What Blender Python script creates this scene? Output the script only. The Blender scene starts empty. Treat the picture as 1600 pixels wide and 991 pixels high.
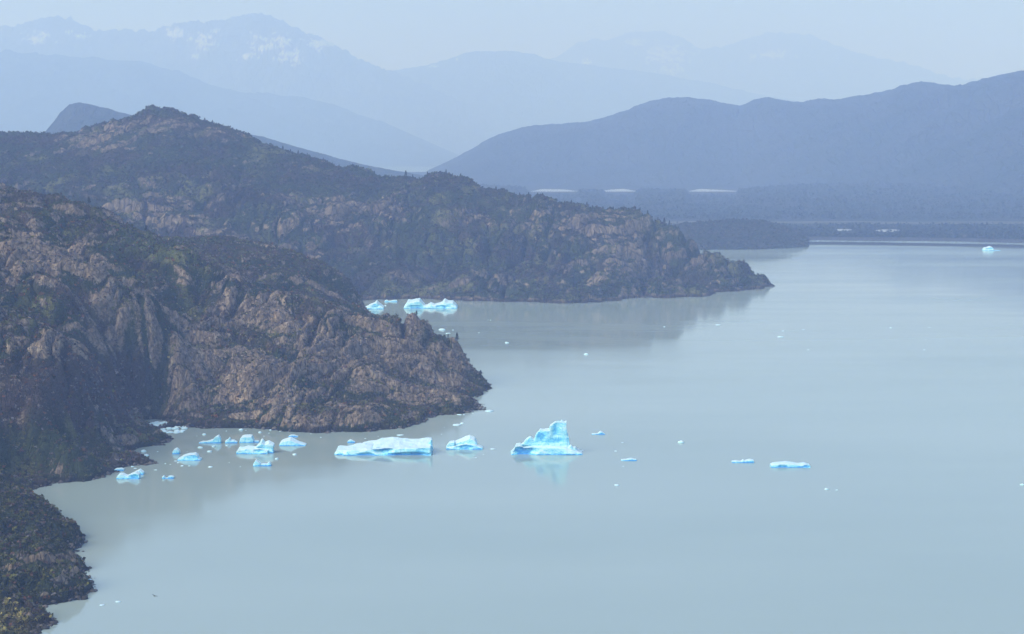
import bpy, math
import numpy as np

R = math.radians
rng = np.random.default_rng(7)
scene = bpy.context.scene
COL = scene.collection

# ------------------------------------------------------------------ camera geometry
F, YH, H = 2986.0, 225.0, 250.0          # focal length in photo pixels, horizon row, eye height above the lake
PITCH = math.atan((495.5 - YH) / F)
CP, SP = math.cos(PITCH), math.sin(PITCH)


def ray(px, py):
    cx, cy = (px - 800.0) / F, -(py - 495.5) / F
    return cx, cy * SP + CP, cy * CP - SP


def P(px, py, D):                        # the point seen at a pixel, D metres ahead
    x, y, z = ray(px, py)
    return np.array((x / y * D, D, H + z / y * D))


def W(px, py):                           # the point of the lake surface seen at a pixel
    x, y, z = ray(px, py)
    k = -H / z
    return np.array((x * k, y * k, 0.0))


def proj(x, y, z):
    z = z - H
    d = y * CP - z * SP
    return 800 + F * x / d, 495.5 - F * (y * SP + z * CP) / d


# ------------------------------------------------------------------ numpy noise
def _h(ix, iy, seed):
    h = (ix.astype(np.uint32) * np.uint32(374761393) + iy.astype(np.uint32) * np.uint32(668265263)
         + np.uint32((seed * 2246822519) & 0xFFFFFFFF))
    h = (h ^ (h >> np.uint32(13))) * np.uint32(1274126177)
    return h ^ (h >> np.uint32(16))


def perlin(x, y, seed=0):
    x = np.asarray(x, np.float64); y = np.asarray(y, np.float64)
    x0 = np.floor(x); y0 = np.floor(y)
    fx = (x - x0).astype(np.float32); fy = (y - y0).astype(np.float32)
    ix = x0.astype(np.int64); iy = y0.astype(np.int64)
    u = fx * fx * fx * (fx * (fx * 6 - 15) + 10); v = fy * fy * fy * (fy * (fy * 6 - 15) + 10)

    def g(dx, dy):
        a = _h(ix + dx, iy + dy, seed).astype(np.float32) * np.float32(2 * math.pi / 4294967296.0)
        return np.cos(a) * (fx - dx) + np.sin(a) * (fy - dy)
    a = g(0, 0); b = g(1, 0); c = g(0, 1); d = g(1, 1)
    p = a + u * (b - a); q = c + u * (d - c)
    return 1.45 * (p + v * (q - p))


def fbm(x, y, seed=0, octv=4, gain=.5, lac=2.03):
    s = 0; a = 1; t = 0
    for i in range(octv):
        s = s + a * perlin(x + 17.3 * i, y - 9.1 * i, seed + i); t += a
        a *= gain; x = x * lac; y = y * lac
    return s / t


def ridged(x, y, seed=0, octv=4, gain=.5, lac=2.07):
    s = 0; a = 1; t = 0
    for i in range(octv):
        s = s + a * (1 - np.abs(perlin(x + 5.7 * i, y + 3.3 * i, seed + i)) * 1.6); t += a
        a *= gain; x = x * lac; y = y * lac
    return s / t


def noise3(x, y, z, seed=0):
    return (perlin(x + .31 * z, y + .17 * z, seed) + perlin(y - .23 * x, z + .4 * x, seed + 1)
            + perlin(z + .3 * y, x - .21 * y, seed + 2)) / 2.0


def sst(x, a, b):
    t = np.clip((x - a) / (b - a), 0, 1)
    return t * t * (3 - 2 * t)


def mixc(a, b, t):
    return a * (1 - t[:, None]) + np.asarray(b, np.float32) * t[:, None]


class RBF:
    def __init__(self, pts, c=55.0, lam=.02):
        pts = np.asarray(pts, np.float64)
        self.p = pts[:, :2]; self.c = c; self.m = pts[:, 2].mean()
        d = np.sqrt(((self.p[:, None] - self.p[None]) ** 2).sum(-1) + c * c)
        self.w = np.linalg.solve(d - lam * c * np.eye(len(pts)), pts[:, 2] - self.m).astype(np.float32)

    def __call__(self, x, y):
        x = np.asarray(x, np.float32).ravel(); y = np.asarray(y, np.float32).ravel()
        out = np.zeros_like(x)
        for i in range(0, len(x), 60000):
            a = x[i:i + 60000]; b = y[i:i + 60000]; acc = np.zeros_like(a)
            for (qx, qy), w in zip(self.p.astype(np.float32), self.w):
                acc += w * np.sqrt((a - qx) ** 2 + (b - qy) ** 2 + np.float32(self.c ** 2))
            out[i:i + 60000] = acc
        return out + self.m


# ------------------------------------------------------------------ scene helpers
def tag(o, label=None, cat=None, group=None, kind=None):
    if label: o['label'] = label
    if cat: o['category'] = cat
    if group: o['group'] = group
    if kind: o['kind'] = kind
    return o


def mesh_np(name, co, faces, mat, smooth=True, parent=None, attrs=None):
    """co (n,3); faces (m,k) with constant k"""
    me = bpy.data.meshes.new(name)
    co = np.ascontiguousarray(co, np.float32); faces = np.ascontiguousarray(faces, np.int32)
    m, k = faces.shape
    me.vertices.add(len(co)); me.vertices.foreach_set('co', co.ravel())
    me.loops.add(m * k); me.loops.foreach_set('vertex_index', faces.ravel())
    me.polygons.add(m); me.polygons.foreach_set('loop_start', np.arange(0, m * k, k, dtype=np.int32))
    if smooth: me.polygons.foreach_set('use_smooth', np.ones(m, bool))
    for an, arr in (attrs or {}).items():
        if arr.ndim == 1:
            me.attributes.new(an, 'FLOAT', 'POINT').data.foreach_set('value', arr.astype(np.float32))
        else:
            a4 = np.ones((len(arr), 4), np.float32); a4[:, :3] = arr
            me.attributes.new(an, 'FLOAT_COLOR', 'POINT').data.foreach_set('color', a4.ravel())
    me.update(calc_edges=True)
    if mat: me.materials.append(mat)
    o = bpy.data.objects.new(name, me); COL.objects.link(o)
    if parent: o.parent = parent
    return o


def fan(t0, t1, nt, D0, D1, nd):
    t = np.linspace(t0, t1, nt); D = D0 * (D1 / D0) ** np.linspace(0, 1, nd)
    T, DD = np.meshgrid(t, D)
    return T.ravel(), DD.ravel()


def grid_faces(nt, nd):
    i = (np.arange(nd - 1)[:, None] * nt + np.arange(nt - 1)[None]).ravel()
    return np.stack([i, i + 1, i + nt + 1, i + nt], 1)


def compact(co, faces, attrs, keep):
    faces = faces[keep]
    used = np.zeros(len(co), bool); used[faces.ravel()] = True
    idx = np.cumsum(used) - 1
    return co[used], idx[faces], {k: v[used] for k, v in attrs.items()}


# ------------------------------------------------------------------ materials
def new_mat(name):
    m = bpy.data.materials.new(name); m.use_nodes = True
    nt = m.node_tree
    b = nt.nodes['Principled BSDF']
    return m, nt, b


def node(nt, t, **kw):
    n = nt.nodes.new(t)
    for k, v in kw.items():
        if k in n.inputs: n.inputs[k].default_value = v
        else: setattr(n, k, v)
    return n


def tex(nt, pos, scale, detail=4, rough=.55, rot=None, sc=None):
    if rot or sc:
        mp = node(nt, 'ShaderNodeMapping')
        mp.inputs['Rotation'].default_value = rot or (0, 0, 0)
        mp.inputs['Scale'].default_value = sc or (1, 1, 1)
        nt.links.new(pos, mp.inputs[0]); pos = mp.outputs[0]
    n = node(nt, 'ShaderNodeTexNoise', Scale=scale, Detail=detail, Roughness=rough)
    nt.links.new(pos, n.inputs['Vector'])
    return n.outputs['Fac']


def math_n(nt, op, a, b=None, clamp=False):
    n = nt.nodes.new('ShaderNodeMath'); n.operation = op; n.use_clamp = clamp
    for i, v in enumerate((a, b)):
        if v is None: continue
        if isinstance(v, (int, float)): n.inputs[i].default_value = v
        else: nt.links.new(v, n.inputs[i])
    return n.outputs[0]


def ramp(nt, fac, stops):
    n = nt.nodes.new('ShaderNodeValToRGB'); e = n.color_ramp.elements
    while len(e) < len(stops): e.new(.5)
    for x, (p, c) in zip(e, stops):
        x.position = p; x.color = (*c, 1) if len(c) == 3 else c
    nt.links.new(fac, n.inputs[0])
    return n.outputs[0]


def maprange(nt, v, a, b, c=0., d=1.):
    n = nt.nodes.new('ShaderNodeMapRange'); n.clamp = True
    nt.links.new(v, n.inputs[0])
    for i, q in zip((1, 2, 3, 4), (a, b, c, d)): n.inputs[i].default_value = q
    return n.outputs[0]


def mixn(nt, fac, a, b, mode='MIX'):
    n = nt.nodes.new('ShaderNodeMix'); n.data_type = 'RGBA'; n.blend_type = mode
    if isinstance(fac, (int, float)): n.inputs[0].default_value = fac
    else: nt.links.new(fac, n.inputs[0])
    for i, v in ((6, a), (7, b)):
        if isinstance(v, tuple): n.inputs[i].default_value = (*v, 1)
        else: nt.links.new(v, n.inputs[i])
    return n.outputs[2]


def attr(nt, name, col=True):
    n = node(nt, 'ShaderNodeAttribute', attribute_name=name)
    return n.outputs['Color'] if col else n.outputs['Fac']


def land_mat(name, rocks, unit=1.0, strata=.8, rot=(0.5, 0.6, 0.7), bump=1.0):
    """rock and vegetation ground: attribute 'rock' says where bedrock shows, 'veg' the plant cover's own colour"""
    m, nt, b = new_mat(name)
    pos = node(nt, 'ShaderNodeNewGeometry').outputs['Position']
    n1 = tex(nt, pos, .25 / unit, 6, .65)
    n2 = tex(nt, pos, .9 / unit, 4, .7)
    wn = node(nt, 'ShaderNodeTexNoise', Scale=.035 / unit, Detail=3)
    nt.links.new(pos, wn.inputs['Vector'])
    vm = node(nt, 'ShaderNodeVectorMath', operation='MULTIPLY_ADD'); nt.links.new(wn.outputs['Color'], vm.inputs[0]); vm.inputs[1].default_value = (16 * unit,) * 3; nt.links.new(pos, vm.inputs[2])
    st = tex(nt, vm.outputs[0], .20 / unit, 6, .62, rot, (1.7, .35, .42))
    rc = ramp(nt, st, [(.34, rocks[0]), (.46, rocks[1]), (.57, rocks[2]), (.70, rocks[3])])
    n0 = tex(nt, vm.outputs[0], .045 / unit, 4, .6)
    rc = mixn(nt, 1.0, rc, ramp(nt, n0, [(.34, (.42, .40, .46)), (.47, (.85, .84, .84)), (.56, (1.0, 1.0, .92)), (.70, (1.35, 1.22, 1.05))]), 'MULTIPLY')
    mpv = node(nt, 'ShaderNodeMapping'); mpv.inputs['Rotation'].default_value = rot; mpv.inputs['Scale'].default_value = (1.5, .55, .6)
    nt.links.new(vm.outputs[0], mpv.inputs[0])
    vo = node(nt, 'ShaderNodeTexVoronoi', feature='DISTANCE_TO_EDGE', Scale=.17 / unit); nt.links.new(mpv.outputs[0], vo.inputs['Vector'])
    crk = maprange(nt, vo.outputs['Distance'], .0, .09)
    rc = mixn(nt, 1.0, rc, ramp(nt, crk, [(0, (.42, .40, .40)), (1, (1, 1, 1))]), 'MULTIPLY')
    rc = mixn(nt, .35, rc, ramp(nt, n1, [(.35, rocks[0]), (.65, rocks[3])]))
    vg = mixn(nt, 1.0, attr(nt, 'veg'), ramp(nt, n2, [(.3, (.45, .45, .45)), (.5, (.9, .9, .9)), (.7, (1.6, 1.6, 1.5))]), 'MULTIPLY')
    f = math_n(nt, 'ADD', attr(nt, 'rock', False), math_n(nt, 'MULTIPLY', math_n(nt, 'SUBTRACT', n1, .5), .55))
    f = math_n(nt, 'ADD', f, math_n(nt, 'MULTIPLY', math_n(nt, 'SUBTRACT', n2, .5), .35))
    f = maprange(nt, f, .42, .58)
    wt = attr(nt, 'wet', False)
    cc = mixn(nt, f, vg, rc)
    nt.links.new(mixn(nt, wt, cc, mixn(nt, 1.0, cc, (.26, .25, .26), 'MULTIPLY')), b.inputs['Base Color'])
    b.inputs['Roughness'].default_value = .9
    b.inputs['Specular IOR Level'].default_value = .2
    hsum = math_n(nt, 'ADD', math_n(nt, 'MULTIPLY', st, 1.2), n1)
    hsum = math_n(nt, 'ADD', hsum, math_n(nt, 'MULTIPLY', n2, .4))
    hsum = math_n(nt, 'ADD', hsum, math_n(nt, 'MULTIPLY', crk, .5))
    bp = node(nt, 'ShaderNodeBump', Strength=bump, Distance=2.2 * unit)
    nt.links.new(hsum, bp.inputs['Height']); nt.links.new(bp.outputs[0], b.inputs['Normal'])
    return m


def tint_mat(name, rough=.85, trans=.0):
    m, nt, b = new_mat(name)
    pos = node(nt, 'ShaderNodeNewGeometry').outputs['Position']
    n = tex(nt, pos, 1.3, 3)
    c = mixn(nt, 1.0, attr(nt, 'tint'), ramp(nt, n, [(.3, (.7, .7, .7)), (.7, (1.3, 1.3, 1.3))]), 'MULTIPLY')
    nt.links.new(c, b.inputs['Base Color'])
    b.inputs['Roughness'].default_value = rough
    b.inputs['Specular IOR Level'].default_value = .15
    return m


def plain_mat(name, c0, c1, scale, rough=.9):
    m, nt, b = new_mat(name)
    pos = node(nt, 'ShaderNodeNewGeometry').outputs['Position']
    nt.links.new(ramp(nt, tex(nt, pos, scale, 5), [(.35, c0), (.65, c1)]), b.inputs['Base Color'])
    b.inputs['Roughness'].default_value = rough
    b.inputs['Specular IOR Level'].default_value = .2
    return m


ROCK_NEAR = [(.060, .041, .030), (.195, .132, .090), (.370, .262, .178), (.520, .420, .315)]
ROCK_PEN = [(.064, .047, .035), (.170, .124, .086), (.285, .210, .145), (.430, .340, .250)]
M_near = land_mat('rock_and_scrub', ROCK_NEAR, 1.0, rot=(.5, .9, .6))
M_pen = land_mat('ridge_rock_and_scrub', ROCK_PEN, 2.4, rot=(.9, .4, 1.2))
M_far = land_mat('far_forest_slope', ROCK_PEN, 14.0)
M_shrub = tint_mat('shrub_leaves')
M_bark = plain_mat('bark', (.05, .04, .035), (.10, .085, .075), 3)
M_gravel = plain_mat('dark_gravel', (.028, .028, .032), (.055, .052, .055), .2)

# ------------------------------------------------------------------ terrain: the near hillside with its rocky headland
def shore_pts(pix, side, off=45, zoff=-22, inn=9, zin=7.5, extra=()):
    """pixels along a waterline (then world points); returns control points on it, offshore and onshore"""
    w = [W(*p)[:2] for p in pix] + [np.array(e, float) for e in extra]
    w = np.array(w); out = []
    for a, b in zip(w[:-1], w[1:]):
        L = np.hypot(*(b - a)); n = max(1, int(L // 45))
        tdir = (b - a) / max(L, 1e-6); nr = np.array((tdir[1], -tdir[0])) * side
        for i in range(n):
            q = a + (b - a) * (i / n)
            out.append((q, nr))
    pts = []
    allp = np.array([q for q, _ in out])
    for q, nr in out:
        pts.append((q[0], q[1], 0.0))
        o = q + nr * off
        if np.min(np.hypot(*(allp - o).T)) > off * .7: pts.append((o[0], o[1], zoff))
        i_ = q - nr * inn
        if np.min(np.hypot(*(allp - i_).T)) > inn * .8: pts.append((i_[0], i_[1], zin))
    return pts


near_shore = [(-60, 983), (20, 981), (78, 974), (70, 962), (40, 958), (0, 954), (40, 949), (95, 944), (143, 922), (128, 906), (112, 899),
              (140, 892), (112, 880), (118, 862), (131, 846), (108, 826), (92, 812), (78, 798), (52, 776), (46, 765), (66, 762), (100, 753), (150, 748),
              (182, 737), (200, 728), (236, 722), (212, 714), (204, 705), (240, 697), (262, 688), (244, 676), (228, 664), (236, 656), (262, 658), (300, 664),
              (370, 669), (450, 675), (530, 676), (592, 673), (655, 662), (672, 652), (700, 647), (752, 640), (740, 628), (752, 617), (765, 606)]
tip = W(765, 606)
near_pts = shore_pts(near_shore, 1, extra=[(-40, 2090), (-75, 2200), (-120, 2320), (-175, 2480), (-215, 2640), (-250, 2800), (-290, 2960)])
near_pts = [p if p[2] != 7.5 or p[1] > 1420 else (p[0], p[1], 12.5) for p in near_pts]
for px, py, D in [
    # bottom corner knoll
    (-60, 962, 965), (0, 975, 955), (40, 986, 955), (-60, 975, 935),
    # near block above the lowest cliffs
    (0, 905, 1055), (60, 893, 1068), (95, 890, 1085), (-80, 880, 1060), (0, 850, 1120), (60, 850, 1140), (0, 800, 1190), (-80, 790, 1180), (40, 790, 1220), (0, 757, 1255), (30, 765, 1285),
    (-100, 740, 1240),
    # slope above the cove
    (0, 738, 1400), (60, 733, 1415), (120, 722, 1450), (165, 705, 1500), (0, 690, 1405), (100, 680, 1440), (170, 668, 1530), (210, 668, 1590), (0, 640, 1425), (70, 650, 1430), (130, 630, 1485),
    (190, 640, 1590), (0, 590, 1450), (70, 580, 1470), (130, 580, 1520), (0, 540, 1490), (50, 527, 1500), (85, 517, 1510), (110, 535, 1520), (-100, 600, 1400), (-100, 500, 1500), (-200, 560, 1400), (-200, 420, 1600),
    # gully
    (215, 648, 1660), (205, 600, 1690), (170, 560, 1690), (150, 520, 1690), (160, 480, 1730), (225, 560, 1740),
    # slope of brown outcrops
    (0, 470, 1640), (60, 470, 1650), (120, 470, 1680), (0, 420, 1700), (60, 425, 1710), (0, 374, 1760), (40, 378, 1775), (90, 396, 1775), (140, 416, 1770), (190, 440, 1780), (225, 462, 1790), (-120, 350, 1780), (-250, 320, 1780),
    (200, 500, 1740), (245, 470, 1850), (190, 455, 1845), (120, 425, 1850), (60, 395, 1850),
    # shoulder behind it
    (-300, 235, 2150), (-150, 258, 2150), (-60, 275, 2150), (0, 286, 2150), (30, 297, 2150), (60, 306, 2150), (100, 312, 2140), (139, 320, 2130), (165, 332, 2130), (200, 346, 2130), (250, 363, 2130), (290, 381, 2125),
    (325, 401, 2120), (350, 425, 2110), (368, 444, 2090), (0, 330, 1990), (80, 340, 1990), (150, 360, 1990), (220, 385, 2000), (280, 410, 2010), (320, 440, 2010), (340, 455, 2000),
    (-300, 260, 2350), (-100, 300, 2350), (0, 320, 2330), (100, 350, 2300), (200, 390, 2280), (300, 430, 2260), (370, 460, 2240),
    (280, 648, 1690), (330, 655, 1680),
    # headland crest and faces
    (275, 500, 1850), (300, 480, 1900), (340, 470, 1930), (400, 460, 1950), (460, 459, 1955), (495, 470, 1955), (530, 488, 1960), (565, 497, 1970), (600, 493, 1975), (636, 495, 1975), (652, 509, 1968),
    (690, 524, 1965), (713, 553, 1962), (738, 577, 1960), (756, 594, 1962),
    (290, 540, 1800), (350, 530, 1840), (420, 520, 1865), (480, 525, 1870), (540, 535, 1885), (600, 540, 1900), (660, 555, 1905), (705, 580, 1915),
    (260, 600, 1735), (320, 590, 1755), (390, 585, 1770), (450, 578, 1775), (520, 585, 1785), (580, 590, 1800), (640, 595, 1830), (690, 610, 1865),
    (300, 635, 1695), (380, 640, 1695), (450, 635, 1695), (530, 640, 1700), (600, 640, 1725), (650, 635, 1775),
    (330, 495, 2010), (420, 480, 2040), (500, 495, 2050), (580, 515, 2060), (650, 530, 2040),
    # land between the headland and the long ridge
    (260, 395, 2570), (330, 390, 2570), (400, 400, 2580), (450, 412, 2580), (485, 419, 2575), (510, 439, 2570), (535, 462, 2550), (556, 479, 2530), (575, 488, 2480), (590, 492, 2280), (440, 440, 2260), (500, 470, 2230),
    (200, 420, 2600), (350, 425, 2600), (430, 440, 2620), (490, 455, 2640), (0, 380, 2600), (-200, 330, 2600), (-350, 280, 2600), (0, 400, 2800), (300, 430, 2800), (430, 455, 2820), (-300, 330, 2850), (0, 430, 3030), (300, 465, 3000), (-300, 400, 3050),
]:
    near_pts.append(tuple(P(px, py, D)))
_near = RBF(near_pts, 24, .014)


def near_fields(x, y):
    z = _near(x + 4.5 * perlin(x / 21, y / 21, 1) + 2 * perlin(x / 8, y / 8, 2), y + 8 * perlin(x / 24 + 4, y / 24, 7) + 3 * perlin(x / 8 + 4, y / 8, 8)).astype(np.float64)
    env = sst(z, 0.0, 15) * .8 + .2 * sst(z, -3, 2)
    # domain warp
    wx = x + 26 * perlin(x / 95, y / 95, 3) + 7 * perlin(x / 26, y / 26, 5)
    wy = y + 26 * perlin(x / 95 + 50, y / 95, 4) + 7 * perlin(x / 26 + 9, y / 26, 6)
    a = R(50)
    u = wx * math.cos(a) + wy * math.sin(a); v = -wx * math.sin(a) + wy * math.cos(a)
    n1 = perlin(u / 105, v / 32, 11); n2 = perlin(u / 46, v / 13, 12); n3 = perlin(u / 14, v / 7, 13); n4 = perlin(x / 3.6, y / 3.6, 14)
    b1 = np.abs(n1); b2 = np.abs(n2); b3 = np.abs(n3)
    crease = np.minimum(b1 * 1.3, b2 * 1.0 + .06)
    big = (.45 + .55 * sst(z, 8, 45)) * (1 - .5 * sst(y, 2230, 2380))
    zz = z + env * (19 * big * (b1 - .34) + 10.5 * big * (b2 - .33) - 3.5 * (1 - sst(b2, 0, .16)) - 4.5 * big * (1 - sst(b1, 0, .12)) + 2.0 * (b3 - .33) - .8 * (1 - sst(b3, 0, .2)) + .7 * n4 + 5 * perlin(x / 160, y / 160, 15))
    # bedding ledges
    q = (u * .8 + v * .35 + z * .55) / 7.5
    q = q + .6 * fbm(x / 30, y / 30, 23, 3)
    zz += env * 2.6 * (sst(q % 1, .0, .8) - (q % 1)) * sst(fbm(x / 60, y / 60, 21, 2), -.2, .25) + env * 1.0 * (sst((q * 3.1) % 1, .0, .8) - (q * 3.1) % 1)
    # waterline boulders
    zz += (1 - sst(np.abs(z), 3, 14)) * (2.6 * (np.abs(perlin(x / 13, y / 13, 31)) - .25) + 1.2 * perlin(x / 5, y / 5, 32)) * sst(z, -8, -1)
    return zz, z, crease, n1, n2, n3, n4


def near_h(x, y):
    return near_fields(np.asarray(x, float), np.asarray(y, float))[0]


nt_, nd_ = 900, 1120
T, D = fan(-.40, .035, nt_, 930, 3060, nd_)
X = T * D; Y = D
zz, zb, crease, n1, n2, n3, n4 = near_fields(X, Y)
Z2 = zz.reshape(nd_, nt_)
gy = np.gradient(Z2, axis=0) / np.gradient(Y.reshape(nd_, nt_), axis=0)
gx = np.gradient(Z2, axis=1) / np.gradient(X.reshape(nd_, nt_), axis=1)
slope = np.hypot(gx, gy).ravel()
PX, PY = proj(X, Y, zz)
PX = PX + 34 * fbm(X / 40, Y / 40, 61, 3); PY = PY + 14 * fbm(X / 40, Y / 40, 63, 3)


def blob(cx, cy, rx, ry, soft=.5):
    d = np.sqrt(((PX - cx) / rx) ** 2 + ((PY - cy) / ry) ** 2) + .35 * perlin(X / 22, Y / 22, 77)
    return 1 - sst(d, 1 - soft, 1 + soft * .4)


zone = fbm(X / 130, Y / 130, 41, 3)
rocky = -.06 + .60 * sst(crease, .08, .40) + .35 * sst(slope, .6, 1.5) + .34 * zone
head = sst(PX, 235, 300) * (1 - sst(Y, 2030, 2120))            # the bare rock headland
rocky += .14 * head - .16 * (1 - head)
rocky += .45 * blob(75, 535, 60, 35) * sst(crease, .03, .15) + .4 * blob(90, 410, 130, 28, .6) + .35 * blob(40, 395, 60, 25) + .3 * blob(180, 480, 60, 45)
rocky -= .34 * blob(110, 610, 130, 60, .6) + .4 * blob(205, 600, 40, 60) + .4 * blob(70, 700, 110, 40) + .35 * blob(240, 400, 110, 40) + .3 * blob(60, 820, 90, 50)
rocky -= .45 * np.maximum(blob(300, 462, 60, 14, .6), blob(400, 446, 80, 9, .6))
rocky -= .06 * sst(Y, 2250, 2400)
rocky -= .08 * sst(Y, 1330, 1200) + .6 * (1 - sst(zz, 1.2, 7.0)) * sst(PX, -999, 0)
rock = np.clip(rocky, 0, 1)
veg = np.tile(np.array((.038, .050, .018), np.float32), (len(X), 1))
veg = mixc(veg, (.080, .054, .040), sst(fbm(X / 45, Y / 45, 51, 3), -.15, .25))
veg = mixc(veg, (.165, .155, .045), sst(fbm(X / 38, Y / 38, 52, 3), .18, .42) * .8)
veg = mixc(veg, (.070, .047, .046), .9 * blob(120, 600, 150, 70, .6))
veg = mixc(veg, (.045, .060, .022), .8 * np.maximum(blob(80, 705, 110, 35), blob(60, 850, 90, 70)))
veg = mixc(veg, (.240, .210, .090), .9 * np.maximum(blob(255, 402, 28, 13), blob(292, 545, 26, 16)))
veg = mixc(veg, (.120, .140, .040), .7 * blob(235, 385, 90, 30))
veg = mixc(veg, (.200, .165, .060), .85 * (1 - sst(Y, 965, 985)))
veg = mixc(veg, (.036, .044, .016), .8 * sst(Y, 1330, 1230) * sst(Y, 985, 1000))
veg = mixc(veg, (.150, .140, .085), .85 * blob(216, 652, 22, 7))
wet = 1 - sst(zz + 1.6 * n3 + 1.5 * n2, 1.6, 4.6)
co = np.stack([X, Y, zz], 1)
faces = grid_faces(nt_, nd_)
keep = zz[faces].max(1) > -5
co, faces, at = compact(co, faces, {'rock': rock.astype(np.float32), 'veg': veg, 'wet': wet.astype(np.float32)}, keep)
o = mesh_np('hillside', co, faces, M_near, attrs=at)
tag(o, 'rocky brown hillside with a blunt headland dropping to the lake', 'hillside', kind='structure')
NEAR = (co, at)


# ------------------------------------------------------------------ shrubs as leaf clumps
def scatter(name, co, sel_w, n, smin, smax, cols, label, mat, K=9, flat=.75, seed=1, cat='shrubs', zone_cols=None):
    r = np.random.default_rng(seed)
    w = sel_w / sel_w.sum()
    idx = r.choice(len(co), n, p=w)
    c = co[idx] + np.c_[r.normal(0, .4, (n, 2)), np.zeros(n)]
    s = smin + (smax - smin) * r.random(n) ** 2.2
    cols = np.asarray(cols, np.float32)
    if zone_cols is None: k = r.integers(0, len(cols), n)
    else: k = zone_cols(c, r)
    tint = cols[k] * (.45 + 1.2 * r.random((n, 1)))
    # K leaf-clump quads per shrub through its volume
    d = r.normal(size=(n, K, 3)); d /= np.linalg.norm(d, axis=2, keepdims=True)
    rad = r.random((n, K, 1)) ** .5
    off = d * rad * s[:, None, None] * .5
    off[..., 2] = np.abs(off[..., 2]) * flat * 1.5
    ctr = c[:, None] + off
    u = r.normal(size=(n, K, 3)); u /= np.linalg.norm(u, axis=2, keepdims=True)
    v = np.cross(u, r.normal(size=(n, K, 3))); v /= np.linalg.norm(v, axis=2, keepdims=True)
    q = s[:, None, None] * (.16 + .16 * r.random((n, K, 1)))
    quad = np.stack([ctr + q * u, ctr + q * v * .8, ctr - q * u, ctr - q * v * .9], 2).reshape(-1, 3)
    f = np.arange(len(quad)).reshape(-1, 4)
    tt = np.repeat(tint, K * 4, 0) * np.repeat(.8 + .4 * r.random((n * K, 1)), 4, 0)
    o = mesh_np(name, quad, f, mat, smooth=False, attrs={'tint': tt.astype(np.float32)})
    tag(o, label, cat, kind='stuff')
    return o


cn = NEAR[0]; rk = NEAR[1]['rock']
near_cols = [(.050, .052, .016), (.095, .090, .026), (.095, .052, .036), (.066, .046, .046), (.140, .058, .026), (.230, .190, .070), (.14, .118, .11)]


def near_zone(c, r):
    px, py = proj(c[:, 0], c[:, 1], c[:, 2])
    g = fbm(c[:, 0] / 40, c[:, 1] / 40, 91, 3)
    k = np.where(g > .05, r.choice([0, 0, 1, 1, 4], len(c)), r.choice([2, 3, 0, 1, 6], len(c)))
    pz = (np.hypot((px - 110) / 170, (py - 590) / 85) < 1) & (r.random(len(c)) < .8)
    k = np.where(pz, r.choice([2, 3, 3, 6, 4, 6], len(c)), k)
    gz = (py > 670) & (px < 200) & (r.random(len(c)) < .8)
    k = np.where(gz, r.choice([0, 0, 1, 1, 0, 6, 2], len(c)), k)
    yz = (px > 230) & (px < 480) & (py > 470) & (py < 640) & (r.random(len(c)) < .14)
    k = np.where(yz, 5, k)
    k = np.where((c[:, 1] < 985) & (r.random(len(c)) < .7), 5, k)
    return k


pxn, pyn = proj(cn[:, 0], cn[:, 1], cn[:, 2])
wgt = np.clip(1.2 - rk * 2.0, .10, 1) * (cn[:, 2] > 3.0) * (pxn > -120) * (cn[:, 1] < 2700) * (cn[:, 1] / 1500) ** 1.2
scatter('scrub', cn, wgt, 140000, .7, 4.4, near_cols, 'mottled scrub of green, rust and grey bushes covering the near hillside', M_shrub, K=9, seed=3, zone_cols=near_zone)

def boulders(name, co, w, n, smin, smax, label, seed):
    import bmesh
    r = np.random.default_rng(seed)
    bm = bmesh.new(); bmesh.ops.create_icosphere(bm, subdivisions=1, radius=1)
    bv = np.array([tuple(v.co) for v in bm.verts]); bf = np.array([[v.index for v in f.verts] for f in bm.faces]); bm.free()
    c = co[r.choice(len(co), n, p=w / w.sum())] + r.normal(0, 1.2, (n, 3)) * (1, 1, .1)
    s = (smin + (smax - smin) * r.random(n) ** 3)[:, None, None] * .5
    q = bv[None] * (.65 + .6 * r.random((n, len(bv), 1))) * s * (.7 + .6 * r.random((n, 1, 3))) * (1, 1, .75)
    a = r.random(n) * 6.28; ca, sa = np.cos(a)[:, None], np.sin(a)[:, None]
    q = np.stack([q[..., 0] * ca - q[..., 1] * sa, q[..., 0] * sa + q[..., 1] * ca, q[..., 2]], -1) + c[:, None]
    f = (bf[None] + (np.arange(n) * len(bv))[:, None, None]).reshape(-1, 3)
    tint = np.repeat(np.array([(.07, .058, .052), (.11, .092, .082), (.16, .135, .12), (.05, .044, .042)], np.float32)[r.integers(0, 4, n)], len(bv), 0)
    o = mesh_np(name, q.reshape(-1, 3), f, M_shrub, smooth=False, attrs={'tint': tint})
    tag(o, label, 'boulders', kind='stuff')


zc_ = cn[:, 2]
boulders('shore_boulders', cn, (np.exp(-((zc_ - .3) / 1.1) ** 2) + .0) * (pxn > -60) * (cn[:, 1] < 2120), 2600, .8, 4.5, 'dark broken boulders strewn along the waterline of the near hillside', 61)
boulders('loose_rocks', cn, np.clip(rk - .35, 0, 1) * (zc_ > 4) * (pxn > -60) * (cn[:, 1] < 2300), 9000, .6, 3.2, 'loose grey-brown rocks scattered over the near hillside', 62)

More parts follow.
